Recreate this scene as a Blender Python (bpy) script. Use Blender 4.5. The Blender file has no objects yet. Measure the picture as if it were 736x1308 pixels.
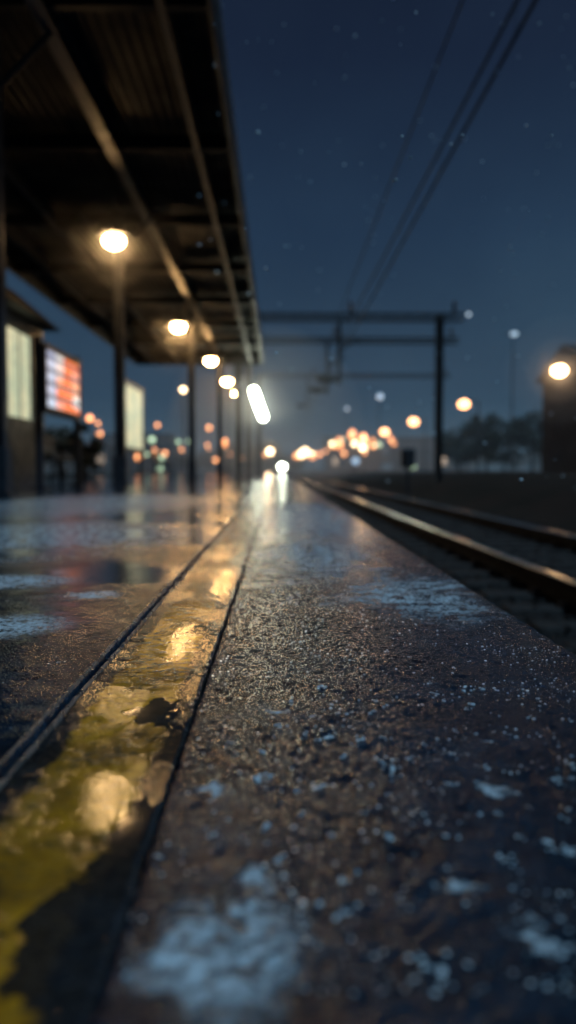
import bpy, bmesh, math, random
from mathutils import Vector, Matrix, noise as mnoise
random.seed(7)
R = math.radians
S = bpy.context.scene
COL = S.collection
USE_HAZE = True

# ------------------------------------------------------------------ helpers
def link(o, parent=None):
    COL.objects.link(o)
    if parent is not None:
        o.parent = parent
    return o

def empty(name, loc=(0, 0, 0)):
    e = bpy.data.objects.new(name, None)
    e.empty_display_size = 0.2
    e.location = loc
    COL.objects.link(e)
    return e

def mesh_obj(name, verts, faces, mat, parent=None, smooth=False):
    me = bpy.data.meshes.new(name)
    me.from_pydata([tuple(v) for v in verts], [], faces)
    me.update()
    if smooth:
        me.polygons.foreach_set('use_smooth', [True] * len(me.polygons))
    if mat: me.materials.append(mat)
    return link(bpy.data.objects.new(name, me), parent)

def bm_obj(name, bm, mat, parent=None, smooth=False):
    me = bpy.data.meshes.new(name)
    bm.normal_update()
    bm.to_mesh(me); bm.free()
    if smooth:
        for p in me.polygons: p.use_smooth = True
    mats = mat if isinstance(mat, (list, tuple)) else [mat]
    for m in mats: me.materials.append(m)
    return link(bpy.data.objects.new(name, me), parent)

def add_box(bm, lo, hi, bevel=0.0, mi=0):
    c = [(a + b) / 2 for a, b in zip(lo, hi)]
    s = [abs(b - a) for a, b in zip(lo, hi)]
    r = bmesh.ops.create_cube(bm, size=1.0, matrix=Matrix.Translation(c) @ Matrix.Diagonal((s[0], s[1], s[2], 1)))
    fs = set()
    for v in r['verts']:
        for f in v.link_faces: fs.add(f)
    for f in fs: f.material_index = mi
    if bevel > 0:
        es = list({e for v in r['verts'] for e in v.link_edges})
        rr = bmesh.ops.bevel(bm, geom=es, offset=bevel, segments=2, affect='EDGES', profile=0.5)
        for f in rr['faces']: f.material_index = mi

def add_rod(bm, a, b, r1, r2=None, seg=12, mi=0):
    a = Vector(a); b = Vector(b)
    r2 = r1 if r2 is None else r2
    d = b - a
    q = d.to_track_quat('Z', 'Y').to_matrix().to_4x4()
    m = Matrix.Translation((a + b) / 2) @ q
    r = bmesh.ops.create_cone(bm, cap_ends=True, segments=seg, radius1=r1, radius2=r2, depth=d.length, matrix=m)
    for v in r['verts']:
        for f in v.link_faces: f.material_index = mi

def add_ball(bm, c, r, sc=(1, 1, 1), seg=16, mi=0):
    m = Matrix.Translation(c) @ Matrix.Diagonal((sc[0], sc[1], sc[2], 1))
    rr = bmesh.ops.create_uvsphere(bm, u_segments=seg, v_segments=max(6, seg // 2), radius=r, matrix=m)
    for v in rr['verts']:
        for f in v.link_faces:
            f.material_index = mi; f.smooth = True

def box(name, lo, hi, mat, parent=None, bevel=0.0):
    bm = bmesh.new(); add_box(bm, lo, hi, bevel)
    return bm_obj(name, bm, mat, parent)

# ------------------------------------------------------------------ node helper
class NT:
    def __init__(s, mat):
        s.t = mat.node_tree; s.n = s.t.nodes; s.l = s.t.links
    def new(s, typ, **kw):
        nd = s.n.new(typ)
        for k, v in kw.items(): setattr(nd, k, v)
        return nd
    def put(s, sock, val):
        if isinstance(val, bpy.types.NodeSocket): s.l.new(val, sock)
        else: sock.default_value = val
    def math(s, op, a, b=0.0, clamp=False):
        nd = s.new('ShaderNodeMath', operation=op, use_clamp=clamp)
        s.put(nd.inputs[0], a); s.put(nd.inputs[1], b)
        return nd.outputs[0]
    def noise(s, vec, scale, detail=3.0, rough=0.5, out=0, dist=0.0):
        nd = s.new('ShaderNodeTexNoise')
        s.put(nd.inputs['Vector'], vec); nd.inputs['Scale'].default_value = scale
        nd.inputs['Detail'].default_value = detail; nd.inputs['Roughness'].default_value = rough
        nd.inputs['Distortion'].default_value = dist
        return nd.outputs[out]
    def vor(s, vec, scale, out='Distance', feature='F1', rnd=1.0):
        nd = s.new('ShaderNodeTexVoronoi', feature=feature)
        s.put(nd.inputs['Vector'], vec); nd.inputs['Scale'].default_value = scale
        nd.inputs['Randomness'].default_value = rnd
        return nd.outputs[out]
    def rng(s, v, a, b, c=0.0, d=1.0, smooth=True):
        nd = s.new('ShaderNodeMapRange')
        nd.interpolation_type = 'SMOOTHSTEP' if smooth else 'LINEAR'
        s.put(nd.inputs[0], v)
        for i, x in enumerate((a, b, c, d)): s.put(nd.inputs[i + 1], x)
        return nd.outputs[0]
    def mix(s, f, a, b):
        nd = s.new('ShaderNodeMix', data_type='RGBA')
        s.put(nd.inputs[0], f)
        for sock, val in ((nd.inputs[6], a), (nd.inputs[7], b)):
            if isinstance(val, tuple) and len(val) == 3: val = val + (1,)
            s.put(sock, val)
        return nd.outputs[2]
    def fmix(s, f, a, b):
        nd = s.new('ShaderNodeMix', data_type='FLOAT')
        s.put(nd.inputs[0], f); s.put(nd.inputs[2], a); s.put(nd.inputs[3], b)
        return nd.outputs[0]
    def blob(s, vec, cx, cy, rx, ry, soft=0.35):
        m = s.new('ShaderNodeMapping')
        s.put(m.inputs['Vector'], vec)
        m.inputs['Scale'].default_value = (1 / rx, 1 / ry, 0)
        m.inputs['Location'].default_value = (-cx / rx, -cy / ry, 0)
        ln = s.new('ShaderNodeVectorMath', operation='LENGTH')
        s.l.new(m.outputs[0], ln.inputs[0])
        return s.rng(ln.outputs['Value'], 1.0 + soft, 1.0 - soft)

def new_mat(name):
    m = bpy.data.materials.new(name); m.use_nodes = True
    nt = NT(m); bsdf = nt.n['Principled BSDF']
    return m, nt, bsdf

def paint(name, col, rough=0.5, metal=0.0, var=0.35, scale=6.0, bump=0.0006, spec=0.5):
    m, t, b = new_mat(name)
    P = t.new('ShaderNodeTexCoord').outputs['Object']
    n = t.noise(P, scale, 4, 0.6)
    f = t.noise(P, scale * 18, 2, 0.6)
    c = t.mix(t.rng(n, 0.3, 0.7), tuple(x * (1 - var) for x in col), tuple(min(1, x * (1 + var)) for x in col))
    c = t.mix(t.rng(f, 0.58, 0.75, 0, 0.5), c, tuple(x * 0.45 for x in col))
    t.put(b.inputs['Base Color'], c)
    t.put(b.inputs['Roughness'], t.rng(n, 0.25, 0.75, max(0.03, rough * 0.7), min(1, rough * 1.3)))
    b.inputs['Metallic'].default_value = metal
    b.inputs['Specular IOR Level'].default_value = spec
    if bump > 0:
        bp = t.new('ShaderNodeBump'); bp.inputs['Distance'].default_value = bump; bp.inputs['Strength'].default_value = 1
        t.put(bp.inputs['Height'], f); t.put(b.inputs['Normal'], bp.outputs[0])
    return m

def glow(name, col, strength, sample=True):
    m, t, b = new_mat(name)
    b.inputs['Base Color'].default_value = (0.8, 0.8, 0.8, 1)
    b.inputs['Emission Color'].default_value = col + (1,)
    b.inputs['Emission Strength'].default_value = strength
    if not sample: m.cycles.emission_sampling = 'NONE'
    return m

# ------------------------------------------------------------------ materials
M_steel = paint('dark_painted_steel', (0.012, 0.015, 0.021), 0.5, 0.0, spec=0.3)
M_beam = paint('beam_grey_paint', (0.018, 0.025, 0.037), 0.45, 0.0, spec=0.3)
M_soffit = paint('soffit_sheet', (0.006, 0.008, 0.012), 0.65, 0.0, scale=1.5, spec=0.15)
M_galv = paint('galvanised_steel', (0.34, 0.36, 0.38), 0.42, 0.5)
M_bead = paint('joint_steel_edging', (0.26, 0.24, 0.22), 0.28, 0.8, scale=25, bump=0.001)
M_gantry = paint('gantry_steel', (0.018, 0.019, 0.022), 0.55, 0.2)
M_wire = paint('catenary_wire', (0.010, 0.010, 0.012), 0.6, 0.3, bump=0)
M_rust = paint('rail_web_rust', (0.012, 0.010, 0.010), 0.85, 0.0, scale=12, spec=0.12)
M_railtop = paint('rail_head_polished', (0.70, 0.72, 0.75), 0.20, 1.0, var=0.10, scale=9, bump=0.0001)
M_sleeper = paint('sleeper_timber', (0.014, 0.012, 0.012), 0.8, scale=8, bump=0.003)
M_conc = paint('platform_wall_concrete', (0.07, 0.07, 0.068), 0.75, scale=4, bump=0.003)
M_wood = paint('bench_slats', (0.05, 0.03, 0.018), 0.45, scale=10)
M_plaster = paint('render_wall', (0.036, 0.028, 0.026), 0.85, scale=1.2, bump=0.002)
M_roof = paint('roof_tiles', (0.02, 0.017, 0.018), 0.6, scale=3)
M_porc = paint('insulator_porcelain', (0.05, 0.025, 0.018), 0.25)
M_bark = paint('bark', (0.03, 0.022, 0.016), 0.9, scale=8, bump=0.01)

def leaf_mat():
    m, t, b = new_mat('tree_foliage')
    g = t.new('ShaderNodeNewGeometry')
    P = t.new('ShaderNodeTexCoord').outputs['Object']
    n = t.noise(P, 0.8, 3)
    c = t.mix(t.rng(n, 0.35, 0.65), (0.016, 0.024, 0.016), (0.035, 0.048, 0.028))
    c = t.mix(t.math('MULTIPLY', g.outputs['Random Per Island'], 0.5), c, (0.04, 0.04, 0.022))
    t.put(b.inputs['Base Color'], c); b.inputs['Roughness'].default_value = 0.8
    b.inputs['Specular IOR Level'].default_value = 0.2
    return m
M_leaf = leaf_mat()

M_lamp = glow('lamp_warm_glass', (1.0, 0.60, 0.25), 80.0)
M_lamp2 = glow('lamp_warm_glass_bright', (1.0, 0.57, 0.22), 120.0)
M_flood = glow('flood_white_glass', (0.92, 1.0, 0.78), 45.0)

# ---- wet platform surface
STRIP_PUD = [(-0.128, 0.80, 0.030, 0.060), (-0.098, 0.53, 0.026, 0.08), (-0.112, 0.42, 0.036, 0.09)]
def platform_mat():
    m, t, b = new_mat('wet_platform_asphalt')
    P = t.new('ShaderNodeTexCoord').outputs['Object']
    sep = t.new('ShaderNodeSeparateXYZ'); t.l.new(P, sep.inputs[0])
    X, Y = sep.outputs[0], sep.outputs[1]
    at = t.new('ShaderNodeAttribute'); at.attribute_name = 'wet'
    awet = at.outputs['Fac']
    n20n = t.new('ShaderNodeTexNoise'); t.l.new(P, n20n.inputs['Vector']); n20n.inputs['Scale'].default_value = 26; n20n.inputs['Detail'].default_value = 5; n20n.inputs['Roughness'].default_value = 0.65
    n20, c20 = n20n.outputs[0], n20n.outputs[1]
    n3n = t.new('ShaderNodeTexNoise'); t.l.new(P, n3n.inputs['Vector']); n3n.inputs['Scale'].default_value = 5.5; n3n.inputs['Detail'].default_value = 5; n3n.inputs['Roughness'].default_value = 0.62
    n3, c3 = n3n.outputs[0], n3n.outputs[1]
    def distort(nn, amp):
        a = t.new('ShaderNodeVectorMath', operation='SUBTRACT'); t.l.new(nn, a.inputs[0]); a.inputs[1].default_value = (0.5, 0.5, 0.5)
        k = t.new('ShaderNodeVectorMath', operation='SCALE'); t.l.new(a.outputs[0], k.inputs[0]); k.inputs['Scale'].default_value = amp
        s2 = t.new('ShaderNodeVectorMath', operation='ADD'); t.l.new(P, s2.inputs[0]); t.l.new(k.outputs[0], s2.inputs[1])
        return s2.outputs[0]
    D1 = distort(c20, 0.09)
    D2 = distort(c3, 0.5)
    n1 = t.noise(P, 1.3, 4, 0.6)
    n90 = t.noise(P, 110, 3, 0.6)
    vn = t.new('ShaderNodeTexVoronoi'); t.l.new(P, vn.inputs['Vector']); vn.inputs['Scale'].default_value = 300
    v1 = vn.outputs['Distance']
    scol = t.new('ShaderNodeSeparateXYZ'); t.l.new(vn.outputs['Color'], scol.inputs[0])
    rnd = scol.outputs[0]
    strip = t.math('MULTIPLY', t.math('GREATER_THAN', X, -0.229), t.math('LESS_THAN', X, -0.0855))
    left = t.math('LESS_THAN', X, -0.229)
    far = t.math('GREATER_THAN', Y, 2.6)
    leftwet = t.math('MULTIPLY', left, t.rng(t.math('ADD', n1, t.math('MULTIPLY', n20, 0.15)), 0.34, 0.66, 0.15, 1.0))
    pud = t.math('MAXIMUM', t.math('MULTIPLY', leftwet, far), awet)
    base = t.mix(t.rng(n20, 0.35, 0.65), (0.005, 0.011, 0.021), (0.015, 0.028, 0.048))
    base = t.mix(t.rng(rnd, 0.75, 1.0, 0, 0.5), base, (0.036, 0.062, 0.096))
    base = t.mix(t.rng(n3, 0.40, 0.62), base, (0.005, 0.010, 0.018))
    base = t.mix(t.math('MULTIPLY', strip, 0.6), base, t.mix(rnd, (0.010, 0.008, 0.006), (0.05, 0.034, 0.020)))
    xd = t.math('ADD', X, t.math('MULTIPLY', t.math('SUBTRACT', n20, 0.5), 0.030))
    yel = t.math('MULTIPLY', t.rng(xd, -0.203, -0.192), t.rng(xd, -0.106, -0.120))
    wear = t.rng(t.math('ADD', n3, t.math('MULTIPLY', n90, 0.45)), 0.66, 0.88, 1.0, 0.08)
    yel = t.math('MULTIPLY', yel, wear)
    yel = t.math('MULTIPLY', yel, t.math('SUBTRACT', 1.0, t.rng(awet, 0.95, 0.99, 0, 0.95)))
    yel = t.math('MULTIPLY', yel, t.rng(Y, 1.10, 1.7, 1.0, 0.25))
    yel = t.math('MULTIPLY', yel, t.rng(n90, 0.25, 0.5, 0.6, 1.0))
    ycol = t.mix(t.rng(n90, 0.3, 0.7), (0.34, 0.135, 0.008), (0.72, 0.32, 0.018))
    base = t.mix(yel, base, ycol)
    fr = None
    for (cx, cy, rx, ry) in [(-0.028, 0.395, 0.034, 0.048), (-0.012, 0.47, 0.010, 0.010), (0.17, 0.607, 0.009, 0.014),
                             (-0.050, 0.60, 0.006, 0.014), (0.004, 0.80, 0.007, 0.009), (0.11, 0.45, 0.008, 0.010), (0.14, 0.405, 0.01, 0.008),
                             (-0.43, 1.25, 0.080, 0.08), (-0.37, 1.56, 0.05, 0.05), (-0.62, 1.75, 0.14, 0.10)]:
        k = t.blob(D1, cx, cy, rx, ry, 0.55)
        fr = k if fr is None else t.math('MAXIMUM', fr, k)
    frb = None
    for (cx, cy, rx, ry) in [(0.27, 1.55, 0.12, 0.22), (0.12, 2.3, 0.14, 0.5), (0.18, 4.2, 0.22, 1.6), (-0.9, 3.0, 0.5, 0.8), (-1.4, 6, 0.8, 2)]:
        k = t.blob(D2, cx, cy, rx, ry, 0.6)
        frb = k if frb is None else t.math('MAXIMUM', frb, k)
    mixn = t.math('ADD', t.math('MULTIPLY', n20, 0.6), t.math('MULTIPLY', n90, 0.4))
    brk = t.rng(mixn, 0.44, 0.57)
    fr = t.math('MULTIPLY', fr, t.rng(mixn, 0.40, 0.56, 0.12, 1.0))
    frb = t.math('MULTIPLY', frb, brk)
    frb = t.math('MULTIPLY', frb, t.math('SUBTRACT', 1.0, t.math('MULTIPLY', awet, 0.6)))
    spot_ = t.math('MULTIPLY', t.rng(mixn, 0.62, 0.67, 0, 0.75), t.math('SUBTRACT', 1.0, t.math('MULTIPLY', awet, 0.8)))
    fr = t.math('MAXIMUM', t.math('MAXIMUM', fr, frb), t.math('MULTIPLY', spot_, t.math('SUBTRACT', 1.0, strip)))
    fr = t.math('MULTIPLY', fr, t.rng(n90, 0.30, 0.62, 0.35, 1.0))
    base = t.mix(fr, base, (0.66, 0.76, 0.84))
    t.put(b.inputs['Base Color'], base)
    r = t.rng(n3, 0.35, 0.7, 0.18, 0.09)
    r = t.fmix(strip, r, 0.17)
    r = t.fmix(pud, r, t.fmix(strip, 0.10, t.rng(awet, 0.85, 0.92, 0.145, 0.085)))
    r = t.fmix(fr, r, 0.6)
    t.put(b.inputs['Roughness'], r)
    b.inputs['IOR'].default_value = 1.45
    h = t.math('MULTIPLY', t.math('SUBTRACT', 1.0, v1), 1.1)
    h = t.math('ADD', h, t.math('MULTIPLY', n90, 1.4))
    h = t.math('ADD', h, t.math('MULTIPLY', n20, 1.6))
    h = t.math('MULTIPLY', h, t.fmix(pud, 1.0, 0.03))
    h = t.math('MULTIPLY', h, t.fmix(left, 1.0, 0.6))
    h = t.math('MULTIPLY', h, t.fmix(strip, 1.0, 0.8))
    bp = t.new('ShaderNodeBump'); bp.inputs['Strength'].default_value = 0.8; bp.inputs['Distance'].default_value = 0.0015
    t.put(bp.inputs['Height'], h); t.put(b.inputs['Normal'], bp.outputs[0])
    return m
M_plat = platform_mat()

def sealant():
    m, t, b = new_mat('joint_sealant')
    P = t.new('ShaderNodeTexCoord').outputs['Object']
    n = t.noise(P, 120, 4)
    t.put(b.inputs['Base Color'], t.mix(n, (0.004, 0.004, 0.004), (0.03, 0.025, 0.02)))
    b.inputs['Roughness'].default_value = 0.16
    bp = t.new('ShaderNodeBump'); bp.inputs['Distance'].default_value = 0.004
    t.put(bp.inputs['Height'], n); t.put(b.inputs['Normal'], bp.outputs[0])
    return m
M_seal = sealant()

def earth():
    m, t, b = new_mat('ground_earth_grass')
    P = t.new('ShaderNodeTexCoord').outputs['Object']
    n = t.noise(P, 0.7, 5, 0.6); f = t.noise(P, 14, 4, 0.7)
    c = t.mix(t.rng(n, 0.35, 0.65), (0.042, 0.028, 0.023), (0.022, 0.022, 0.018))
    c = t.mix(t.rng(f, 0.4, 0.7), c, (0.012, 0.010, 0.008))
    t.put(b.inputs['Base Color'], c); b.inputs['Roughness'].default_value = 0.95
    b.inputs['Specular IOR Level'].default_value = 0.1
    bp = t.new('ShaderNodeBump'); bp.inputs['Distance'].default_value = 0.06
    t.put(bp.inputs['Height'], f); t.put(b.inputs['Normal'], bp.outputs[0])
    return m
M_earth = earth()

def ballast_mat():
    m, t, b = new_mat('ballast_stone')
    g = t.new('ShaderNodeNewGeometry')
    P = t.new('ShaderNodeTexCoord').outputs['Object']
    vn = t.new('ShaderNodeTexVoronoi'); t.l.new(P, vn.inputs['Vector']); vn.inputs['Scale'].default_value = 22
    s2 = t.new('ShaderNodeSeparateXYZ'); t.l.new(vn.outputs['Color'], s2.inputs[0])
    c = t.mix(t.math('MULTIPLY', t.math('ADD', g.outputs['Random Per Island'], s2.outputs[0]), 0.5), (0.007, 0.0065, 0.007), (0.024, 0.021, 0.020))
    t.put(b.inputs['Base Color'], c); b.inputs['Roughness'].default_value = 0.75
    b.inputs['Specular IOR Level'].default_value = 0.2
    bp = t.new('ShaderNodeBump'); bp.inputs['Distance'].default_value = 0.02
    t.put(bp.inputs['Height'], t.math('SUBTRACT', 1.0, vn.outputs['Distance'])); t.put(b.inputs['Normal'], bp.outputs[0])
    return m
M_ballast = ballast_mat()

# ------------------------------------------------------------------ ground & terrain
xs = [-400, -120, -40, -12, -7.0, -6.4, 0.36, 0.9, 4.6, 5.3, 6.2, 7.6, 9, 14, 25, 60, 140, 400]
ysl = [-40, -10] + [i * 2.0 for i in range(-2, 45)] + [100, 120, 150, 200, 300, 600]
def gz(x, y):
    if x <= -12: z = -0.06
    elif x <= -6.9: z = -0.05
    elif x < 0.4: z = -0.74
    elif x <= 4.7: z = -0.74
    elif x < 5.5: z = -0.55
    elif x < 6.5: z = -0.22
    elif x < 8: z = -0.02
    else: z = 0.04
    if x > 5 : z += 0.10 * mnoise.noise(Vector((x * 0.35, y * 0.3, 0)))
    return z
vs = [(x, y, gz(x, y)) for y in ysl for x in xs]
fs = []
W = len(xs)
for j in range(len(ysl) - 1):
    for i in range(W - 1):
        a = j * W + i
        fs.append((a, a + 1, a + 1 + W, a + W))
mesh_obj('ground', vs, fs, M_earth, smooth=True)

# ------------------------------------------------------------------ platform
plat = empty('railway_platform')
NEAR0, NEAR1 = 0.30, 2.6
def ylist():
    out = []; y = -1.5
    while y < 70:
        out.append(y)
        if y < 0.25: y += 0.2
        elif y < 6: y += 0.03
        else: y += 0.5
    out.append(70)
    return out
YL = ylist()
def edge(x0, seed, amp=0.0022):
    def f(y):
        v = Vector((seed * 3.1, y * 28, 0.3)); w = Vector((seed * 1.7, y * 110, 4.3))
        return x0 + amp * mnoise.noise(v) + amp * 0.8 * mnoise.noise(w)
    return f
def slab(name, fx0, fx1, y0, y1, thick=0.02, z=0.0):
    ys = [y0] + [y for y in YL if y0 < y < y1] + [y1]
    V = []; F = []
    for y in ys:
        a, b = fx0(y), fx1(y)
        c = 0.0028
        V += [(a, y, z - thick), (a, y, z - c), (a + c, y, z), (b - c, y, z), (b, y, z - c), (b, y, z - thick)]
    for j in range(len(ys) - 1):
        o = j * 6; p = o + 6
        for k in range(5):
            F.append((o + k, p + k, p + k + 1, o + k + 1))
    F.append((0, 1, 2, 3, 4, 5))
    o = (len(ys) - 1) * 6; F.append((o, o + 1, o + 2, o + 3, o + 4, o + 5)[::-1])
    ob = mesh_obj(name, V, F, M_plat, plat)
    bm = bmesh.new(); bm.from_mesh(ob.data); bmesh.ops.recalc_face_normals(bm, faces=bm.faces)
    bm.to_mesh(ob.data); bm.free()
    return ob

def sstep(a, b, x):
    k = max(0.0, min(1.0, (x - a) / (b - a))); return k * k * (3 - 2 * k)
N = mnoise.noise
def wetness(x, y):
    w = 0.0
    if -0.229 < x < -0.086:
        d1 = 0.016 * N(Vector((x * 38, y * 38, 1.0))) + 0.010 * N(Vector((x * 110, y * 110, 2.0)))
        d2 = 0.045 * N(Vector((x * 20, y * 20, 5.0))) + 0.016 * N(Vector((x * 90, y * 90, 6.0)))
        for (cx, cy, rx, ry) in STRIP_PUD:
            q = math.hypot((x - cx + d1) / rx, (y - cy + d2) / ry)
            w = max(w, sstep(1.25, 0.78, q))
        q = N(Vector((x * 16, y * 10, 31.0))) + 0.5 * N(Vector((x * 60, y * 50, 3.0)))
        w = max(w, 0.84 * sstep(-0.50, 0.12, q))
        for (cx, cy, rx, ry) in ((-0.143, 0.605, 0.046, 0.085), (-0.140, 1.15, 0.032, 0.16), (-0.120, 1.75, 0.03, 0.25)):
            q = math.hypot((x - cx + d1 * 0.9) / rx, (y - cy + d2 * 0.9) / ry)
            w = max(w, 0.93 * sstep(1.2, 0.7, q))
    elif x < -0.229:
        q = N(Vector((x * 3.5, y * 2.4, 8.0))) + 0.35 * N(Vector((x * 25, y * 25, 3.0)))
        w = 0.10 + 0.74 * sstep(-0.30, 0.40, q)
    return w
def near_grid(name, fx0, fx1, y0, y1, z=0.0, xstep=0.0026):
    V = []; F = []; WET = []
    ys = []; y = y0
    while y < y1 - 0.001:
        ys.append(y); y += 0.0018 + 0.0020 * min(2.0, y)
    ys.append(y1)
    width = abs(fx1(1) - fx0(1))
    nx = int(width / xstep)
    for y in ys:
        a, b = fx0(y), fx1(y)
        for i in range(nx + 1):
            x = a + (b - a) * i / nx
            w = wetness(x, y)
            g = 0.00042 * N(Vector((x * 320, y * 250, 0.5))) + 0.00036 * N(Vector((x * 130, y * 110, 3.5))) + random.uniform(-0.00022, 0.00022)
            if x < -0.229: g *= 0.9
            elif x < -0.086: g *= 1.4
            pit = -0.0009 * sstep(0.38, 0.6, N(Vector((x * 75, y * 70, 9.5))))
            hh = (g + pit) * (1 - 0.985 * w) - 0.0004 * w
            hh += 0.0010 * N(Vector((x * 7, y * 5, 1.5)))
            if -0.229 < x < -0.086:
                hh -= 0.0074 * math.exp(-((y - 0.665) / 0.10) ** 2)
            if i in (0, nx): hh -= 0.003
            elif i in (1, nx - 1): hh -= 0.001 * random.random()
            if i == 0 or i == nx: xx = x
            else: xx = x + random.uniform(-0.0005, 0.0005)
            V.append((xx, y, z + hh)); WET.append(w)
    W_ = nx + 1
    for j in range(len(ys) - 1):
        o = j * W_
        for i in range(nx):
            F.append((o + i, o + i + 1, o + i + 1 + W_, o + i + W_))
    for side in (0, nx):
        base_i = len(V)
        for j in range(len(ys)):
            v = V[j * W_ + side]; V.append((v[0], v[1], z - 0.018)); WET.append(0)
        for j in range(len(ys) - 1):
            F.append((j * W_ + side, base_i + j, base_i + j + 1, (j + 1) * W_ + side))
    for row in (0, len(ys) - 1):
        base_i = len(V)
        for i in range(W_):
            v = V[row * W_ + i]; V.append((v[0], v[1], z - 0.018)); WET.append(0)
        for i in range(nx):
            F.append((row * W_ + i, row * W_ + i + 1, base_i + i + 1, base_i + i))
    ob = mesh_obj(name, V, F, M_plat, plat, smooth=True)
    a_ = ob.data.attributes.new('wet', 'FLOAT', 'POINT')
    a_.data.foreach_set('value', WET)
    return ob

E_l = edge(-0.2335, 1); E_s0 = edge(-0.2255, 2); E_s1 = edge(-0.0872, 3, 0.0014); E_r = edge(-0.0848, 4, 0.0014); E_edge = edge(0.405, 5, 0.003)
LX = lambda y: -0.88
slab('deck_main_outer', lambda y: -6.6, LX, -1.5, NEAR1)
slab('deck_main_rear', LX, E_l, -1.5, NEAR0)
near_grid('deck_main_near', LX, E_l, NEAR0, NEAR1, xstep=0.0032)
slab('deck_main_far', lambda y: -6.6, E_l, NEAR1, 70)
slab('deck_coping_rear', E_r, E_edge, -1.5, NEAR0, thick=0.09)
near_grid('deck_coping_near', E_r, E_edge, NEAR0, NEAR1, xstep=0.0024)
box('coping_body', (-0.078, NEAR0, -0.09), (0.396, NEAR1, -0.012), M_conc, plat)
slab('deck_coping_far', E_r, E_edge, NEAR1, 70, thick=0.09)
slab('edge_strip_rear', E_s0, E_s1, -1.5, NEAR0)
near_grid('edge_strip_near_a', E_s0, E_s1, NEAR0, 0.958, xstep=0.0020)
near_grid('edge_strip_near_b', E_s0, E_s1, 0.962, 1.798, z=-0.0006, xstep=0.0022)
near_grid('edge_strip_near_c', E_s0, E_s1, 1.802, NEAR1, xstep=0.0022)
cuts = [NEAR1, 3.48, 5.2, 7.0, 9.0, 12, 16, 22, 30, 40, 55, 70]
for i in range(len(cuts) - 1):
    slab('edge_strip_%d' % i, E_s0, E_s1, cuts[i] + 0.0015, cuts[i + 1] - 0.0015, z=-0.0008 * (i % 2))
box('joint_fill', (-0.24, -1.5, -0.03), (-0.08, 70, -0.0165), M_seal, plat)
box('platform_core', (-6.55, -1.5, -0.9), (0.34, 70, -0.031), M_conc, plat)
bm = bmesh.new()
y = -1.5
while y < 70:
    add_box(bm, (0.341, y + 0.006, -0.85), (0.372, min(70, y + 1.5) - 0.006, -0.092), 0.004)
    y += 1.5
bm_obj('edge_wall_panels', bm, M_conc, plat)
BY = []; y = 0.25
while y < 12:
    BY.append(y); y += 0.006 if y < 2.2 else 0.04
for k, x0 in enumerate((-0.2375, -0.2218)):
    V = []; F = []
    for y in BY:
        x = x0 + 0.0012 * N(Vector((k * 9, y * 35, 1))); h = 0.0014 + 0.0018 * N(Vector((k * 5, y * 60, 7)))
        V += [(x - 0.0026, y, -0.003), (x - 0.0012, y, h), (x + 0.0012, y, h), (x + 0.0026, y, -0.003)]
    for j in range(len(BY) - 1):
        o = j * 4; p = o + 4
        F += [(o, o + 1, p + 1, p), (o + 1, o + 2, p + 2, p + 1), (o + 2, o + 3, p + 3, p + 2)]
    mesh_obj('joint_bead_%d' % k, V, F, M_bead, plat, smooth=True)

# ice grains on the platform, one object
ico = bmesh.new(); bmesh.ops.create_icosphere(ico, subdivisions=1, radius=1)
IV = [v.co.copy() for v in ico.verts]; IF = [[v.index for v in f.verts] for f in ico.faces]; ico.free()
def grains(name, pts, mat, zsc=0.5):
    V = []; F = []
    for (x, y, z, s) in pts:
        o = len(V); a = random.random() * 6.28
        sx, sy, sz = s * random.uniform(0.7, 1.6), s * random.uniform(0.7, 1.3), s * zsc * random.uniform(0.7, 1.2)
        ca, sa = math.cos(a), math.sin(a)
        for v in IV:
            k = 1 + random.uniform(-0.18, 0.18)
            vx, vy = v.x * sx * k, v.y * sy * k
            V.append((x + vx * ca - vy * sa, y + vx * sa + vy * ca, z + v.z * sz * k + sz * 0.35))
        for f in IF: F.append([o + q for q in f])
    return mesh_obj(name, V, F, mat)
def m_ice():
    m, t, b = new_mat('ice_grain')
    g = t.new('ShaderNodeNewGeometry')
    t.put(b.inputs['Base Color'], t.mix(g.outputs['Random Per Island'], (0.30, 0.40, 0.48), (0.82, 0.90, 0.96)))
    b.inputs['Roughness'].default_value = 0.12; b.inputs['IOR'].default_value = 1.33
    return m
M_ice = m_ice()
pts = []
while len(pts) < 4400:
    y = 0.36 + 2.2 * random.random() ** 1.6
    x = random.uniform(-0.08, 0.40)
    if abs(x) > 0.5 * y: continue
    if N(Vector((x * 14, y * 11, 2))) > random.uniform(-0.45, 0.35): continue
    pts.append((x, y, 0, 0.0003 + 0.0014 * random.random() ** 4.5))
for q in range(80):
    y = random.uniform(0.37, 0.90); x = random.uniform(-0.05, 0.40) * min(1, y)
    s0 = random.uniform(0.0008, 0.0027)
    for k in range(random.randint(2, 7)):
        pts.append((x + random.gauss(0, s0 * 1.5), y + random.gauss(0, s0 * 1.8), 0, s0 * random.uniform(0.4, 1)))
grains('ice_grains', pts, M_ice)
pts = []
for q in range(150):
    y = random.uniform(1.6, 7); x = random.uniform(-0.10, 0.42) * y; z = 0.25 + random.uniform(-0.03, 0.62) * y
    pts.append((x, y, z, random.uniform(0.0018, 0.0043) * (0.5 + y * 0.35)))
grains('falling_snow', pts, M_ice, 0.9)

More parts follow.
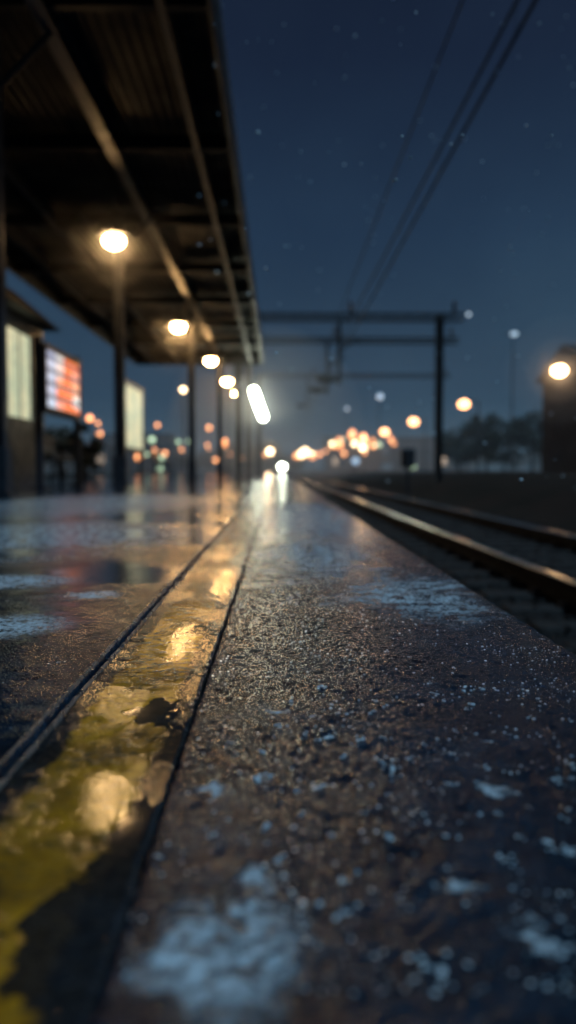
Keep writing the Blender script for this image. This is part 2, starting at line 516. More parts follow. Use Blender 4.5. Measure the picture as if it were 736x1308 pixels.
# ------------------------------------------------------------------ ballast & tracks
V = []; F = []
for i in range(7000):
    y = 0.8 + 26 * random.random() ** 1.6
    x = random.uniform(0.45, 4.9)
    s = random.uniform(0.018, 0.036)
    o = len(V)
    rot = Matrix.Rotation(random.random() * 6.28, 3, Vector((random.random(), random.random(), random.random() + .1)).normalized())
    for c in ((-1, -1, -1), (1, -1, -1), (1, 1, -1), (-1, 1, -1), (-1, -1, 1), (1, -1, 1), (1, 1, 1), (-1, 1, 1)):
        v = rot @ Vector([q * s * random.uniform(0.55, 1.05) for q in c])
        V.append((x + v.x, y + v.y, -0.725 + v.z * 0.8))
    for f in ((0, 3, 2, 1), (4, 5, 6, 7), (0, 1, 5, 4), (1, 2, 6, 5), (2, 3, 7, 6), (3, 0, 4, 7)):
        F.append([o + q for q in f])
mesh_obj('track_ballast', V, F, M_ballast)
mesh_obj('ballast_bed', [(0.38, -10, -0.722), (4.7, -10, -0.722), (4.7, 160, -0.722), (0.38, 160, -0.722)], [(0, 1, 2, 3)], M_ballast)

track = empty('railway_track')
def rail(name, xc):
    prof = [(-0.07, 0), (-0.07, 0.012), (-0.012, 0.03), (-0.009, 0.11), (-0.034, 0.122), (-0.036, 0.146), (-0.026, 0.158), (0.026, 0.158), (0.036, 0.146), (0.034, 0.122), (0.009, 0.11), (0.012, 0.03), (0.07, 0.012), (0.07, 0)]
    zb = -0.70
    V = []; F = []
    ys = [-10, 0, 2, 4, 6, 10, 16, 24, 40, 70, 110, 160]
    n = len(prof)
    for y in ys: V += [(xc + p[0], y, zb + p[1]) for p in prof]
    mi = []
    for j in range(len(ys) - 1):
        for k in range(n):
            k2 = (k + 1) % n
            F.append((j * n + k, j * n + k2, (j + 1) * n + k2, (j + 1) * n + k))
            mi.append(1 if k in (5, 6) else 0)
    ob = mesh_obj(name, V, F, M_rust, track)
    ob.data.materials.append(M_railtop)
    for p, m_ in zip(ob.data.polygons, mi): p.material_index = m_
    bm = bmesh.new(); bm.from_mesh(ob.data); bmesh.ops.recalc_face_normals(bm, faces=bm.faces); bm.to_mesh(ob.data); bm.free()
rail('rail_near', 2.10); rail('rail_far', 3.56)
bm = bmesh.new()
y = 0.3
while y < 90:
    add_box(bm, (1.58, y, -0.80), (4.08, y + 0.24, -0.702), 0.012)
    for xr in (2.10, 3.56):
        for sx in (-0.11, 0.11):
            add_box(bm, (xr + sx - 0.03, y + 0.07, -0.701), (xr + sx + 0.03, y + 0.17, -0.672), 0.006)
    y += 0.62
bm_obj('sleepers', bm, M_sleeper, track)

# ------------------------------------------------------------------ canopy
can = empty('platform_canopy')
CZ = 4.05; Y0, Y1 = -3.0, 29.0
XL, XR = -5.2, -0.53
V = []; F = []
nx = 156
prof = []
for i in range(nx + 1):
    x = XL + 0.05 + (XR - XL - 0.10) * i / nx
    z = CZ + 0.30 + 0.012 * (1 if (i % 4) in (0, 1) else -1)
    prof.append((x, z))
for y in (Y0, Y1):
    V += [(x, y, z) for x, z in prof]
for i in range(nx): F.append((i, i + 1, nx + 2 + i, nx + 1 + i))
mesh_obj('roof_sheet', V, F, M_soffit, can)
bm = bmesh.new()
def ibeam(bm, x, w, z0, z1):
    add_box(bm, (x - w / 2, Y0 + .02, z0), (x + w / 2, Y1 - .02, z0 + 0.018))
    add_box(bm, (x - 0.008, Y0 + .02, z0 + 0.018), (x + 0.008, Y1 - .02, z1 - 0.018))
    add_box(bm, (x - w / 2, Y0 + .02, z1 - 0.018), (x + w / 2, Y1 - .02, z1))
ibeam(bm, -2.0, 0.14, CZ + 0.02, CZ + 0.27)
ibeam(bm, -0.98, 0.07, CZ + 0.08, CZ + 0.27)
ibeam(bm, -3.55, 0.08, CZ + 0.08, CZ + 0.27)
ibeam(bm, -4.5, 0.08, CZ + 0.10, CZ + 0.27)
bm_obj('purlins', bm, M_beam, can)
bm = bmesh.new()
y = -2.0
while y < 29:
    add_box(bm, (XL + 0.06, y - 0.05, CZ + 0.09), (XR - 0.06, y + 0.05, CZ + 0.262))
    y += 2.95
bm_obj('cross_beams', bm, M_soffit, can)
bm = bmesh.new()
add_box(bm, (XR - 0.05, Y0, CZ), (XR, Y1, CZ + 0.46), 0.006)
add_box(bm, (XL, Y0, CZ + 0.04), (XL + 0.05, Y1, CZ + 0.42), 0.006)
add_box(bm, (XL + 0.051, Y1 - 0.03, CZ + 0.03), (XR - 0.051, Y1 + 0.02, CZ + 0.44), 0.006)
bm_obj('fascia', bm, M_steel, can)
bm = bmesh.new()
for k, (z, r) in enumerate(((CZ + 0.10, 0.008), (CZ + 0.30, 0.014))):
    add_rod(bm, (XR + 0.012, Y0, z), (XR + 0.012, Y1, z), r, seg=10)
bm_obj('gutter_trim', bm, M_galv, can)
for i, (cx, cy) in enumerate([(-2.47, 1.2), (-2.52, 7.1), (-2.42, 12.1), (-2.12, 19.4), (-1.86, 25.3)]):
    bm = bmesh.new()
    add_box(bm, (cx - 0.068, cy - 0.012, 0.03), (cx + 0.068, cy + 0.012, CZ + 0.06))
    add_box(bm, (cx - 0.076, cy - 0.07, 0.03), (cx - 0.062, cy + 0.07, CZ + 0.06))
    add_box(bm, (cx + 0.062, cy - 0.07, 0.03), (cx + 0.076, cy + 0.07, CZ + 0.06))
    add_box(bm, (cx - 0.10, cy - 0.10, 0.0), (cx + 0.10, cy + 0.10, 0.45), 0.012)
    add_box(bm, (cx - 0.15, cy - 0.15, 0.001), (cx + 0.15, cy + 0.15, 0.03), 0.004)
    for sx in (-1, 1):
        add_rod(bm, (cx + sx * 0.07, cy, CZ - 0.45), (cx + sx * 0.62, cy, CZ + 0.12), 0.028, seg=8)
    add_box(bm, (cx - 0.05, cy - 0.03, CZ - 0.02), (cx + 0.05, cy + 0.03, CZ + 0.10))
    bm_obj('column_%d' % i, bm, M_steel, can)

# ------------------------------------------------------------------ lamps
def haze_mat(name, dens, an=0.3):
    m = bpy.data.materials.new(name); m.use_nodes = True
    nt = m.node_tree; nt.nodes.clear()
    out = nt.nodes.new('ShaderNodeOutputMaterial'); v_ = nt.nodes.new('ShaderNodeVolumeScatter')
    v_.inputs['Density'].default_value = dens; v_.inputs['Anisotropy'].default_value = an
    nt.links.new(v_.outputs[0], out.inputs['Volume'])
    return m
MH = {d: haze_mat('halo_scatter_%d' % int(d * 1000), d) for d in (0.16, 0.06, 0.045, 0.022)}
def haze(c, r, dens, parent):  # added scatter sphere that imitates the glare halo around a lamp
    if not USE_HAZE: return
    bm = bmesh.new(); add_ball(bm, c, r, seg=32)
    return bm_obj('lamp_halo', bm, MH[dens], parent, True)

def pendant(x, y, z, post=False, size=1.0, mist=0, mat=None):
    e = empty('platform_lamp' if post else 'canopy_lamp')
    bm = bmesh.new()
    add_rod(bm, (x, y, z + 0.045), (x, y, z + 0.10), 0.27 * size, 0.09 * size, 24)
    add_rod(bm, (x, y, z + 0.10), (x, y, z + 0.19), 0.05, 0.04, 16)
    if post:
        add_rod(bm, (x + 0.01, y + 0.45, 0.0), (x + 0.01, y + 0.45, z + 0.30), 0.055, 0.04, 14)
        add_rod(bm, (x + 0.01, y + 0.45, 0.0), (x + 0.01, y + 0.45, 0.35), 0.09, 0.08, 14)
        add_rod(bm, (x, y, z + 0.19), (x + 0.01, y + 0.45, z + 0.28), 0.02)
    else:
        add_rod(bm, (x, y, z + 0.19), (x, y, CZ + 0.29), 0.015)
    bm_obj('shade', bm, M_steel, e)
    bm = bmesh.new(); add_ball(bm, (x, y, z - 0.01), 0.13 * size, (1.12, 1.12, 0.78), 20)
    bm_obj('diffuser', bm, mat or M_lamp, e, True)
    if mist:  # nested spheres build the lamp's added glow halo
        haze((x, y, z), 0.36 * mist, 0.16, e)
        haze((x, y, z - 0.02), 0.62 * mist, 0.06, e)
        haze((x, y, z - 0.05), 1.0 * mist, 0.022, e)
pendant(-2.30, 11.2, 3.46, mist=1.0)
pendant(-2.33, 18.6, 3.60, mist=1.1, mat=M_lamp2, size=1.1)
pendant(-2.08, 24.5, 3.62, mat=M_lamp2, size=1.15)
for (x, y) in [(-1.95, 30.4), (-1.83, 35.1)]:
    pendant(x, y, 3.65, True, 1.25, mat=M_lamp2)

fl = empty('platform_floodlight')
fx, fy, fz = -0.74, 30.0, 2.75
bm = bmesh.new()
dx, dz = math.sin(R(20)), -math.cos(R(20))
a = Vector((fx - dx * 0.52, fy, fz - dz * 0.52)); c = Vector((fx + dx * 0.52, fy, fz + dz * 0.52))
add_rod(bm, a, c, 0.14, 0.14, 20); add_ball(bm, a, 0.14); add_ball(bm, c, 0.14)
bm_obj('diffuser', bm, M_flood, fl, True)
bm = bmesh.new()
off = Vector((0, 0.10, 0))
add_rod(bm, a + off, c + off, 0.165, 0.165, 20); add_ball(bm, a + off, 0.165); add_ball(bm, c + off, 0.165)
add_rod(bm, (fx - 0.05, fy + 0.42, 0), (fx - 0.05, fy + 0.42, fz + 1.0), 0.06, 0.045)
add_rod(bm, (fx, fy + 0.2, fz), (fx - 0.05, fy + 0.42, fz), 0.03)
bm_obj('housing_and_post', bm, M_steel, fl)
haze((fx, fy, fz), 1.2, 0.06, fl)
haze((fx + 0.3, fy - 1.0, fz - 0.8), 3.6, 0.045, fl)

# mist: low bank beyond the platform plus a thin high veil
box('mist_bank', (-75, 44, -0.3), (75, 128, 4.2), haze_mat('ground_mist', 0.007, 0.1))
box('high_mist', (-90, 25.5, -0.35), (90, 132, 17), haze_mat('thin_mist', 0.0018, 0.1))

# ------------------------------------------------------------------ display board, shelter, lightbox
def screen_mat():
    m, t, b = new_mat('display_screen')
    P = t.new('ShaderNodeTexCoord').outputs['Object']
    sp = t.new('ShaderNodeSeparateXYZ'); t.l.new(P, sp.inputs[0])
    y, z = sp.outputs[1], sp.outputs[2]
    rows = t.math('FRACT', t.math('MULTIPLY', z, 5.5))
    rowm = t.rng(rows, 0.15, 0.25); rowm = t.math('MULTIPLY', rowm, t.rng(rows, 0.9, 0.8))
    mp = t.new('ShaderNodeMapping'); t.l.new(P, mp.inputs[0]); mp.inputs['Scale'].default_value = (0, 2.1, 5.5)
    wn = t.vor(mp.outputs[0], 1.0, out='Color', rnd=0.35)
    s3 = t.new('ShaderNodeSeparateXYZ'); t.l.new(wn, s3.inputs[0])
    c = t.mix(t.rng(s3.outputs[0], 0.3, 0.7), (1.0, 0.20, 0.05), (1.0, 0.40, 0.20))
    c = t.mix(t.rng(s3.outputs[1], 0.55, 0.65), c, (0.85, 0.8, 0.75))
    leftb = t.rng(y, 11.40, 11.30)
    lc = t.mix(t.rng(s3.outputs[2], 0.3, 0.6), (0.10, 0.22, 0.50), (0.5, 0.6, 0.75))
    c = t.mix(t.math('MULTIPLY', leftb, 0.9), c, lc)
    c = t.mix(t.rng(rowm, 0, 1, 0.75, 0.0), c, (0.05, 0.05, 0.09))
    b.inputs['Base Color'].default_value = (0.02, 0.02, 0.02, 1); b.inputs['Roughness'].default_value = 0.2
    t.put(b.inputs['Emission Color'], c); b.inputs['Emission Strength'].default_value = 1.2
    m.cycles.emission_sampling = 'NONE'
    return m
sg = empty('information_display_board')
box('screen', (-3.19, 10.86, 1.12), (-3.175, 12.64, 1.90), screen_mat(), sg)
bm = bmesh.new()
add_box(bm, (-3.30, 10.78, 1.04), (-3.192, 12.72, 1.98), 0.01)
add_box(bm, (-3.192, 10.78, 1.04), (-3.16, 10.858, 1.98)); add_box(bm, (-3.192, 12.642, 1.04), (-3.16, 12.72, 1.98))
add_box(bm, (-3.192, 10.86, 1.902), (-3.16, 12.64, 1.98)); add_box(bm, (-3.192, 10.86, 1.04), (-3.16, 12.64, 1.118))
for yy in (10.74, 12.76):
    add_box(bm, (-3.29, yy - 0.045, 0), (-3.20, yy + 0.045, 2.06), 0.008)
    add_box(bm, (-3.36, yy - 0.11, 0), (-3.13, yy + 0.11, 0.02))
bm_obj('frame', bm, M_steel, sg)

def cream_mat():
    m, t, b = new_mat('lit_panel')
    P = t.new('ShaderNodeTexCoord').outputs['Object']
    n = t.noise(P, 2.2, 4); n2 = t.noise(P, 9, 2)
    c = t.mix(t.rng(n, 0.35, 0.6), (0.85, 0.78, 0.48), (0.55, 0.62, 0.42))
    c = t.mix(t.rng(n2, 0.55, 0.65, 0, 0.6), c, (0.25, 0.28, 0.22))
    b.inputs['Base Color'].default_value = (0.1, 0.1, 0.1, 1)
    t.put(b.inputs['Emission Color'], c); b.inputs['Emission Strength'].default_value = 0.85
    m.cycles.emission_sampling = 'NONE'
    return m
M_cream = cream_mat()
sh = empty('waiting_shelter')
bm = bmesh.new()
add_box(bm, (-4.9, 9.9, 0.0), (-3.64, 12.3, 0.62), 0.01)
add_box(bm, (-4.9, 9.9, 2.24), (-3.64, 12.3, 2.42), 0.01)
add_box(bm, (-3.70, 9.9, 0.62), (-3.64, 10.60, 2.24)); add_box(bm, (-3.70, 11.75, 0.62), (-3.64, 12.3, 2.24))
add_box(bm, (-4.9, 9.9, 0.62), (-4.82, 12.3, 2.24)); add_box(bm, (-4.82, 9.9, 0.62), (-3.70, 9.98, 2.24)); add_box(bm, (-4.82, 12.22, 0.62), (-3.70, 12.3, 2.24))
bm_obj('walls', bm, M_steel, sh)
mesh_obj('roof', [(-5.1, 9.7, 2.42), (-3.4, 9.7, 2.42), (-3.4, 12.5, 2.42), (-5.1, 12.5, 2.42), (-4.6, 10.0, 2.95), (-4.0, 10.0, 2.95), (-4.0, 12.2, 2.95), (-4.6, 12.2, 2.95)],
         [(0, 3, 2, 1), (4, 5, 6, 7), (0, 1, 5, 4), (1, 2, 6, 5), (2, 3, 7, 6), (3, 0, 4, 7)], M_roof, sh)
box('lit_window', (-3.69, 10.601, 0.98), (-3.67, 11.749, 2.20), M_cream, sh)
bm = bmesh.new(); add_box(bm, (-3.66, 11.2, 0.98), (-3.645, 11.22, 2.2)); add_box(bm, (-3.66, 10.602, 0.62), (-3.645, 11.748, 0.98))
bm_obj('window_frame', bm, M_steel, sh)

lb = empty('poster_lightbox')
box('poster', (-4.0, 20.6, 0.85), (-3.985, 23.2, 2.5), M_cream, lb)
bm = bmesh.new()
add_box(bm, (-4.12, 20.5, 0.75), (-4.002, 23.3, 2.6), 0.01)
add_box(bm, (-4.0, 20.5, 0.75), (-3.96, 20.598, 2.6)); add_box(bm, (-4.0, 23.202, 0.75), (-3.96, 23.3, 2.6))
add_box(bm, (-4.0, 20.6, 2.502), (-3.96, 23.2, 2.6)); add_box(bm, (-4.0, 20.6, 0.75), (-3.96, 23.2, 0.848))
for yy in (20.6, 23.2): add_box(bm, (-4.1, yy - .05, 0), (-4.02, yy + .05, 0.75))
bm_obj('frame', bm, M_steel, lb)

def bench(x, y):
    e = empty('platform_bench')
    bm = bmesh.new()
    for k in range(4): add_box(bm, (x - 0.22 + k * 0.115, y, 0.44), (x - 0.22 + k * 0.115 + 0.09, y + 1.6, 0.47), 0.006)
    for k in range(3): add_box(bm, (x - 0.27 - k * 0.02, y, 0.55 + k * 0.12), (x - 0.245 - k * 0.02, y + 1.6, 0.64 + k * 0.12), 0.006)
    bm_obj('slats', bm, M_wood, e)
    bm = bmesh.new()
    for yy in (y + 0.2, y + 1.35):
        add_rod(bm, (x - 0.2, yy, 0.44), (x - 0.26, yy, 0.0), 0.022); add_rod(bm, (x + 0.2, yy, 0.44), (x + 0.24, yy, 0.0), 0.022)
        add_rod(bm, (x - 0.2, yy, 0.425), (x + 0.2, yy, 0.425), 0.02); add_rod(bm, (x - 0.22, yy, 0.43), (x - 0.31, yy, 0.92), 0.02)
    bm_obj('legs', bm, M_steel, e)
bench(-4.0, 13.4); bench(-3.9, 26)

fen = empty('platform_railing')
bm = bmesh.new()
y = 3.0
while y < 66:
    add_rod(bm, (-6.35, y, 0), (-6.35, y, 1.1), 0.022, seg=8); y += 1.5
for z in (0.35, 0.72, 1.1): add_rod(bm, (-6.35, 3, z), (-6.35, 66, z), 0.018, seg=8)
bm_obj('posts_and_rails', bm, M_steel, fen)

# ------------------------------------------------------------------ overhead line gantries
def gantry(y, xl, xr, zb, zl=0.0):
    e = empty('overhead_line_gantry')
    bm = bmesh.new()
    w = 0.13
    for x, zbse in ((xr, -0.5), (xl, zl)):
        add_box(bm, (x - w, y - 0.012, zbse), (x + w, y + 0.012, zb + 0.15))
        add_box(bm, (x - w - 0.012, y - w, zbse), (x - w + 0.008, y + w, zb + 0.15)); add_box(bm, (x + w - 0.008, y - w, zbse), (x + w + 0.012, y + w, zb + 0.15))
    for zz in (zb - 0.10, zb + 0.13):
        add_box(bm, (xl - 0.3, y - 0.22, zz - 0.025), (xr + 0.9, y - 0.16, zz + 0.025)); add_box(bm, (xl - 0.3, y + 0.16, zz - 0.025), (xr + 0.9, y + 0.22, zz + 0.025))
    x = xl - 0.2; k = 0
    while x < xr + 0.5:
        za, zb2 = (zb - 0.1, zb + 0.13) if k % 2 == 0 else (zb + 0.13, zb - 0.1)
        for s in (-0.19, 0.19): add_rod(bm, (x, y + s, za), (x + 0.35, y + s, zb2), 0.016, seg=6)
        x += 0.35; k += 1
    bm_obj('frame', bm, M_gantry, e)
    bm = bmesh.new()
    for x in (2.75, xr + 0.55):
        add_rod(bm, (x, y, zb + 0.15), (x, y, zb + 0.62), 0.05, seg=8)
        for q in range(5): add_rod(bm, (x, y, zb + 0.22 + q * 0.08), (x, y, zb + 0.25 + q * 0.08), 0.10, 0.06, 12)
    bm_obj('insulators', bm, M_porc, e)
    bm = bmesh.new()
    hx = 2.35
    add_rod(bm, (hx, y, zb - 0.1), (hx, y, zb - 2.5), 0.07, seg=8)
    add_rod(bm, (hx, y, zb - 1.2), (hx + 0.9, y, zb - 0.75), 0.03, seg=8)
    add_rod(bm, (hx, y, zb - 2.4), (hx - 0.85, y, zb - 2.25), 0.045, seg=8)
    add_ball(bm, (hx - 0.5, y, zb - 2.3), 0.22, (1.9, 1, 0.8), 12)
    add_rod(bm, (hx + 0.9, y, zb - 0.75), (hx + 0.4, y, zb - 1.0), 0.02, seg=6)
    bm_obj('registration_arm', bm, M_gantry, e)
gantry(30.0, -1.5, 6.15, 6.0)
gantry(37.5, -1.4, 7.7, 6.35)
gantry(62, -1.4, 12.7, 7.6)

wires = empty('overhead_wires')
def wire(name, x, zs, r):
    bm = bmesh.new()
    pts = []
    ys = [-30, 30, 62, 150]
    for s in range(3):
        for k in range(12):
            f = k / 12; yy = ys[s] + (ys[s + 1] - ys[s]) * f
            pts.append(Vector((x, yy, zs - (0.35 * 4 * f * (1 - f) if 'messenger' in name else 0))))
    pts.append(Vector((x, 150, zs)))
    for a_, b_ in zip(pts[:-1], pts[1:]): add_rod(bm, a_, b_, r, seg=6)
    bm_obj(name, bm, M_wire, wires)
wire('contact_wire', 2.78, 5.3, 0.024)
wire('messenger_wire', 2.78, 6.0, 0.022)
wire('feeder_wire', 2.62, 6.9, 0.018)
bm = bmesh.new()
y = -20
while y < 90:
    add_rod(bm, (2.78, y, 5.3), (2.78, y, 5.75), 0.005, seg=5); y += 4.2
bm_obj('droppers', bm, M_wire, wires)

ts = empty('trackside_signal')
bm = bmesh.new()
add_rod(bm, (4.65, 28, -0.7), (4.65, 28, 0.35), 0.06)
add_box(bm, (4.40, 27.85, 0.32), (4.90, 28.1, 1.0), 0.04)
add_rod(bm, (4.65, 27.86, 0.82), (4.65, 27.70, 0.84), 0.12, 0.14, 14)
add_rod(bm, (4.65, 27.86, 0.50), (4.65, 27.70, 0.52), 0.12, 0.14, 14)
bm_obj('signal_head', bm, M_steel, ts)

# ------------------------------------------------------------------ street lights on the road right
def point(name, loc, power, col, r, parent=None):
    l = bpy.data.lights.new(name, 'POINT'); l.energy = power; l.color = col; l.shadow_soft_size = r
    o = bpy.data.objects.new(name, l); o.location = loc
    return link(o, parent)
def street_lamp(x, y, z, s=1.0, mist=0):
    e = empty('street_lamp')
    bm = bmesh.new()
    add_rod(bm, (x + 1.1, y + 0.3, -0.1), (x + 1.1, y + 0.3, z + 0.2), 0.09, 0.05)
    add_rod(bm, (x + 1.1, y + 0.3, z + 0.2), (x + 0.3, y, z + 0.28), 0.04)
    add_box(bm, (x - 0.3, y - 0.14, z + 0.14), (x + 0.35, y + 0.14, z + 0.27), 0.03)
    bm_obj('pole_and_head', bm, M_gantry, e)
    bm = bmesh.new(); add_ball(bm, (x, y, z), 0.24 * s, (1.1, 0.9, 0.85), 16)
    bm_obj('diffuser', bm, M_sl, e, True)
    if mist:
        haze((x, y, z), 0.8, 0.16, e)
        haze((x, y, z), 1.5, 0.06, e)
        haze((x, y, z), 2.5, 0.022, e)
M_sl = glow('street_lamp_glass', (1.0, 0.60, 0.28), 28.0)
street_lamp(12.8, 35.7, 4.75, 1.25, 1.5)
M_sl = glow('street_lamp_glass_far', (1.0, 0.46, 0.18), 7.0, False)
street_lamp(12.8, 54, 4.75, 1.5)
street_lamp(12.8, 74, 4.75, 1.8)
street_lamp(12.8, 94, 4.75, 2.0)
street_lamp(12.8, 118, 4.75, 2.1)

M_t = [glow('town_light_orange', (1.0, 0.36, 0.11), 4.2, False), glow('town_light_cream', (1.0, 0.70, 0.38), 9, False),
       glow('town_light_green', (0.62, 0.85, 0.50), 1.8, False), glow('blue_dot_glow', (0.5, 0.7, 0.95), 0.9, False), M_gantry]  # high blue globes are added, standing in for blurred droplets
T = [(-14.3, 60, 4.15, 0), (-14.6, 64, 4.0, 0), (-10.7, 70, 4.2, 0), (-5.4, 45, 4.8, 1), (-7, 80, 4.5, 0), (-7.9, 90, 2.6, 0), (-12.8, 80, 3.3, 2),
     (-9.5, 75, 2.9, 2), (-8.4, 74, 2.9, 2), (-11.8, 80, 1.45, 2), (-9, 60, 0.35, 2), (-3.3, 90, 2.2, 0), (-2.3, 95, 2.2, 0), (-0.85, 85, 2.2, 1),
     (-5.6, 90, 2.05, 0), (-4.3, 92, 1.6, 0), (2.1, 70, 1.6, 1), (4.4, 100, 1.9, 0), (5.3, 100, 2.2, 0), (7.7, 100, 3.2, 0), (8.4, 99, 2.3, 0), (9.5, 100, 5.0, 0),
     (9.0, 92, 3.3, 1), (9.9, 90, 3.9, 0), (9.9, 91, 2.8, 1), (11.2, 92, 3.0, 0), (8.6, 104, 4.2, 2), (12.4, 110, 4.0, 0), (10.4, 60, 0.5, 2), (7.9, 90, 7.2, 3),
     (11.7, 90, 8.6, 3), (-6.2, 78, 1.2, 0), (6.6, 108, 2.8, 0), (-15, 90, 2.0, 2), (-17, 88, 3.0, 2), (-13.5, 86, 2.2, 0), (5.94, 60, 0.9, 3),
     (3.1, 96, 2.0, 0), (-1.6, 99, 2.1, 0), (14.2, 96, 3.4, 0), (-19, 84, 4.1, 0), (7.0, 101, 3.6, 1)]
for q in range(14):
    T.append((random.uniform(1.0, 16), random.uniform(92, 108), random.uniform(1.0, 4.4), random.choice((0, 0, 0, 0, 2, 1))))
for q in range(7):
    T.append((random.uniform(-16, -2), random.uniform(80, 100), random.uniform(1.2, 3.4), random.choice((0, 0, 2))))
town = empty('distant_town_lights')
bm = bmesh.new()
for (x, y, z, k) in T:
    r = 0.0037 * y * (1.2 if k == 1 else 1.0) * random.uniform(0.6, 1.3)
    add_ball(bm, (x, y, z), r, (1, 1, 0.95), 12, mi=k)
    add_rod(bm, (x, y + r * 1.2, 0), (x, y + r * 1.2, z), 0.05, seg=6, mi=4)
bm_obj('globes_and_poles', bm, M_t, town)
point('town_haze_fill', (9.4, 89.0, 3.4), 700, (1.0, 0.62, 0.32), 0.3, town)  # added point lights, put in to warm the mist at the far end
point('town_haze_fill', (-1.0, 84.0, 2.6), 400, (1.0, 0.66, 0.38), 0.3, town)

ms = empty('droplet_dot_mast')  # invented mast; its glowing head stands in for a blurred droplet
bm = bmesh.new()
add_rod(bm, (24, 80.4, 0), (24, 80.4, 14.2), 0.1, 0.05); add_rod(bm, (23.0, 80.4, 14), (25, 80.4, 14), 0.06)
bm_obj('mast', bm, M_gantry, ms)
bm = bmesh.new(); add_ball(bm, (24, 80, 14), 0.3, (1.3, 1, 0.7), 12)
bm_obj('droplet_dot', bm, glow('droplet_dot_glow', (0.6, 0.8, 1.0), 0.9, False), ms)
gm = empty('gantry_droplet_dot')  # invented glowing dot on the beam, in place of a blurred droplet
bm = bmesh.new(); add_ball(bm, (7.2, 29.8, 6.1), 0.07, mi=0)
bm_obj('lens', bm, glow('gantry_dot_glow', (0.7, 0.85, 1), 0.9, False), gm)
bm = bmesh.new(); add_rod(bm, (7.2, 29.9, 6.1), (7.05, 29.98, 6.1), 0.03); bm_obj('bracket', bm, M_gantry, gm)

dl = empty('ground_signal_lamp')
bm = bmesh.new(); add_ball(bm, (0.25, 45, 0.42), 0.17, (1.2, 0.8, 0.9), 14)
bm_obj('lens', bm, M_flood, dl, True)
bm = bmesh.new(); add_box(bm, (0.0, 45.15, 0.1), (0.5, 45.4, 0.75), 0.03); add_rod(bm, (0.25, 45.3, 0), (0.25, 45.3, 0.2), 0.06)
bm_obj('case', bm, M_steel, dl)

# ------------------------------------------------------------------ buildings
M_win = glow('house_window_glow', (1.0, 0.62, 0.3), 0.7, False)
M_dark = paint('dark_glass', (0.01, 0.012, 0.015), 0.15)
def house(name, x, y, w, d, h, rh, wins, wall=M_plaster):
    e = empty(name)
    box('walls', (x, y, -0.2), (x + w, y + d, h), wall, e)
    o = 0.35
    mesh_obj('roof', [(x - o, y - o, h), (x + w + o, y - o, h), (x + w + o, y + d + o, h), (x - o, y + d + o, h), (x - o, y + d / 2, h + rh), (x + w + o, y + d / 2, h + rh)],
             [(0, 1, 5, 4), (2, 3, 4, 5), (1, 2, 5), (3, 0, 4), (0, 3, 2, 1)], M_roof, e)
    bmL = bmesh.new(); bmD = bmesh.new()
    for (wx, wz, lit) in wins:
        add_box(bmL if lit else bmD, (x + wx, y - 0.02, wz), (x + wx + 0.9, y + 0.05, wz + 1.2))
    bm_obj('lit_windows', bmL, M_win, e); bm_obj('dark_windows', bmD, M_dark, e)
    bm = bmesh.new(); add_box(bm, (x + w * .3, y - 0.03, -0.1), (x + w * .3 + 1, y + .04, 2.1)); bm_obj('door', bm, M_steel, e)
house('trackside_building', 15.7, 38.5, 9, 8, 5.4, 1.6, [(0.7, 1.0, 0), (4.5, 1.0, 0), (6.8, 1.0, 0), (0.7, 3.4, 0), (2.9, 3.4, 0), (5.1, 3.4, 0), (7.3, 3.4, 0)])
house('distant_house', -24, 100, 10, 8, 3.0, 2.0, [(1, 1, 1), (6, 1, 0)])
house('distant_house', -9, 125, 9, 8, 2.6, 1.8, [(1, 1, 0), (6, 1, 1)])
house('distant_house', 8, 128, 9, 8, 3.6, 2.2, [(1, 1, 1), (6, 1, 0), (3, 2.2, 0)])
house('distant_house', 19, 120, 10, 8, 3.0, 2.4, [(1, 1, 0), (6, 1, 1)])
house('distant_house', -45, 110, 14, 9, 4.5, 2.0, [(2, 1, 1), (8, 1, 0)])

# ------------------------------------------------------------------ trees
def tree_mass(name, specs, leaf=0.16, per=900):
    e = empty(name)
    bt = bmesh.new(); V = []; F = []
    for (x, y, r, h) in specs:
        add_rod(bt, (x, y, -0.2), (x + random.uniform(-.2, .2), y, h * 0.55), 0.14, 0.07, 8)
        for q in range(6):
            a_ = random.random() * 6.28
            add_rod(bt, (x, y, h * random.uniform(0.3, 0.5)), (x + math.cos(a_) * r * .6, y + math.sin(a_) * r * .6, h * random.uniform(.6, .85)), 0.05, 0.015, 5)
        clumps = []
        for q in range(16):
            a_ = random.random() * 6.28; rr = r * math.sqrt(random.random()) * 0.85
            clumps.append((x + math.cos(a_) * rr, y + math.sin(a_) * rr, h * random.uniform(0.3, 0.95), random.uniform(0.22, 0.42) * r))
        for q in range(per):
            cx, cy, cz, cr = random.choice(clumps)
            p = Vector((random.gauss(0, 1), random.gauss(0, 1), random.gauss(0, 1))).normalized() * cr * random.random() ** 0.4
            c = Vector((cx, cy, cz)) + p * 1.0
            u = Vector((random.gauss(0, 1), random.gauss(0, 1), random.gauss(0, 1))).normalized() * leaf * random.uniform(.6, 1.5)
            w = u.cross(Vector((random.gauss(0, 1), random.gauss(0, 1), random.gauss(0, 1)))).normalized() * leaf * .6
            o = len(V); V += [c - u, c + w, c + u, c - w]; F.append((o, o + 1, o + 2, o + 3))
    bm_obj('trunks', bt, M_bark, e)
    mesh_obj('foliage', V, F, M_leaf, e)
tree_mass('tree_row', [(14.4, 62, 1.8, 3.6), (16.3, 61, 2.0, 4.4), (18.2, 63, 1.9, 4.1), (20.2, 62, 2.1, 4.9), (22.2, 61, 2, 5.2), (24.5, 62, 2.4, 5.4), (27, 63, 2.4, 5)], 0.2, 1400)
tree_mass('shrub', [(-6.85, 28, 0.6, 1.3), (-7.9, 29, 0.9, 1.9)], 0.08, 1200)
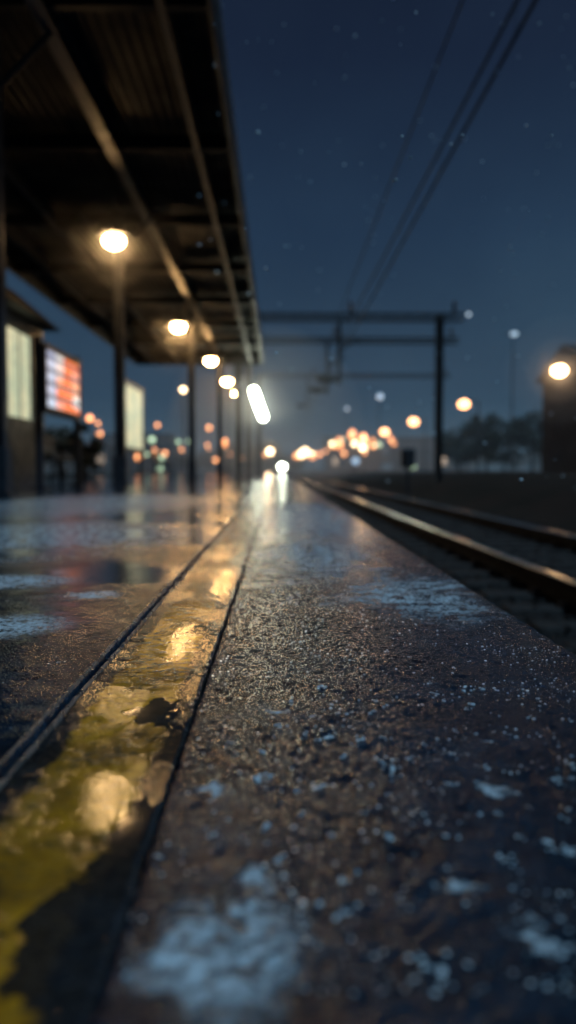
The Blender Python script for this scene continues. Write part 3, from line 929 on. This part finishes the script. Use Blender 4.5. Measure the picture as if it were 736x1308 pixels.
tree_mass('tree_row', [(x, 112 + random.uniform(-4, 4), 2.6, random.uniform(2.5, 4.0)) for x in range(-70, 6, 4)] + [(x, 135, 3, random.uniform(3, 5)) for x in range(16, 90, 5)], 0.4, 500)

# ------------------------------------------------------------------ world
w = bpy.data.worlds.new('World'); S.world = w; w.use_nodes = True
t = NT(w); t.n.clear()
o = t.new('ShaderNodeOutputWorld')
sky = t.new('ShaderNodeTexSky'); sky.sky_type = 'NISHITA'; sky.sun_disc = False
sky.sun_elevation = R(-4); sky.sun_rotation = R(170)
b1 = t.new('ShaderNodeBackground'); t.l.new(sky.outputs[0], b1.inputs[0]); b1.inputs[1].default_value = 0.015
tc = t.new('ShaderNodeTexCoord').outputs['Generated']
sp = t.new('ShaderNodeSeparateXYZ'); t.l.new(tc, sp.inputs[0])
rp = t.new('ShaderNodeValToRGB')
t.l.new(sp.outputs[2], rp.inputs[0])
cr = rp.color_ramp
cr.elements[0].position = 0.0; cr.elements[0].color = (0.046, 0.102, 0.150, 1)
cr.elements[1].position = 1.0; cr.elements[1].color = (0.006, 0.011, 0.024, 1)
for p_, c_ in ((0.10, (0.029, 0.066, 0.112)), (0.28, (0.015, 0.036, 0.075)), (0.45, (0.009, 0.018, 0.042)), (0.62, (0.007, 0.012, 0.027))):
    q = cr.elements.new(p_); q.color = c_ + (1,)
cl = t.noise(tc, 2.2, 5, 0.55)
cm = t.mix(t.rng(cl, 0.3, 0.75), (0.78, 0.78, 0.82), (1.22, 1.20, 1.13))
mx = t.new('ShaderNodeMix', data_type='RGBA', blend_type='MULTIPLY'); mx.inputs[0].default_value = 1
t.l.new(rp.outputs[0], mx.inputs[6]); t.l.new(cm, mx.inputs[7])
b2 = t.new('ShaderNodeBackground'); t.l.new(mx.outputs[2], b2.inputs[0]); b2.inputs[1].default_value = 1.0
ad = t.new('ShaderNodeAddShader'); t.l.new(b1.outputs[0], ad.inputs[0]); t.l.new(b2.outputs[0], ad.inputs[1])
t.l.new(ad.outputs[0], o.inputs[0])

sl = bpy.data.lights.new('cool_frost_fill', 'SUN'); sl.energy = 1.8; sl.angle = R(2.5); sl.color = (0.46, 0.76, 1.0)  # added cool lamp from behind right to brighten frost; no moon is known
so = bpy.data.objects.new('cool_frost_fill', sl); COL.objects.link(so)
dirv = Vector((-0.50, 0.35, -0.62))
so.rotation_euler = dirv.to_track_quat('-Z', 'Y').to_euler()

# ------------------------------------------------------------------ camera
cam = bpy.data.cameras.new('camera'); co = bpy.data.objects.new('camera', cam); COL.objects.link(co)
cam.sensor_fit = 'HORIZONTAL'; cam.sensor_width = 36; cam.lens = 48.9
cam.clip_start = 0.02; cam.clip_end = 2000
co.location = (0, 0, 0.25)
co.rotation_euler = (R(90 - 3.1), 0, R(-0.74))
cam.dof.use_dof = True; cam.dof.focus_distance = 1.05; cam.dof.aperture_fstop = 4.2
S.camera = co
S.view_settings.view_transform = 'Standard'; S.view_settings.look = 'None'; S.view_settings.exposure = 0
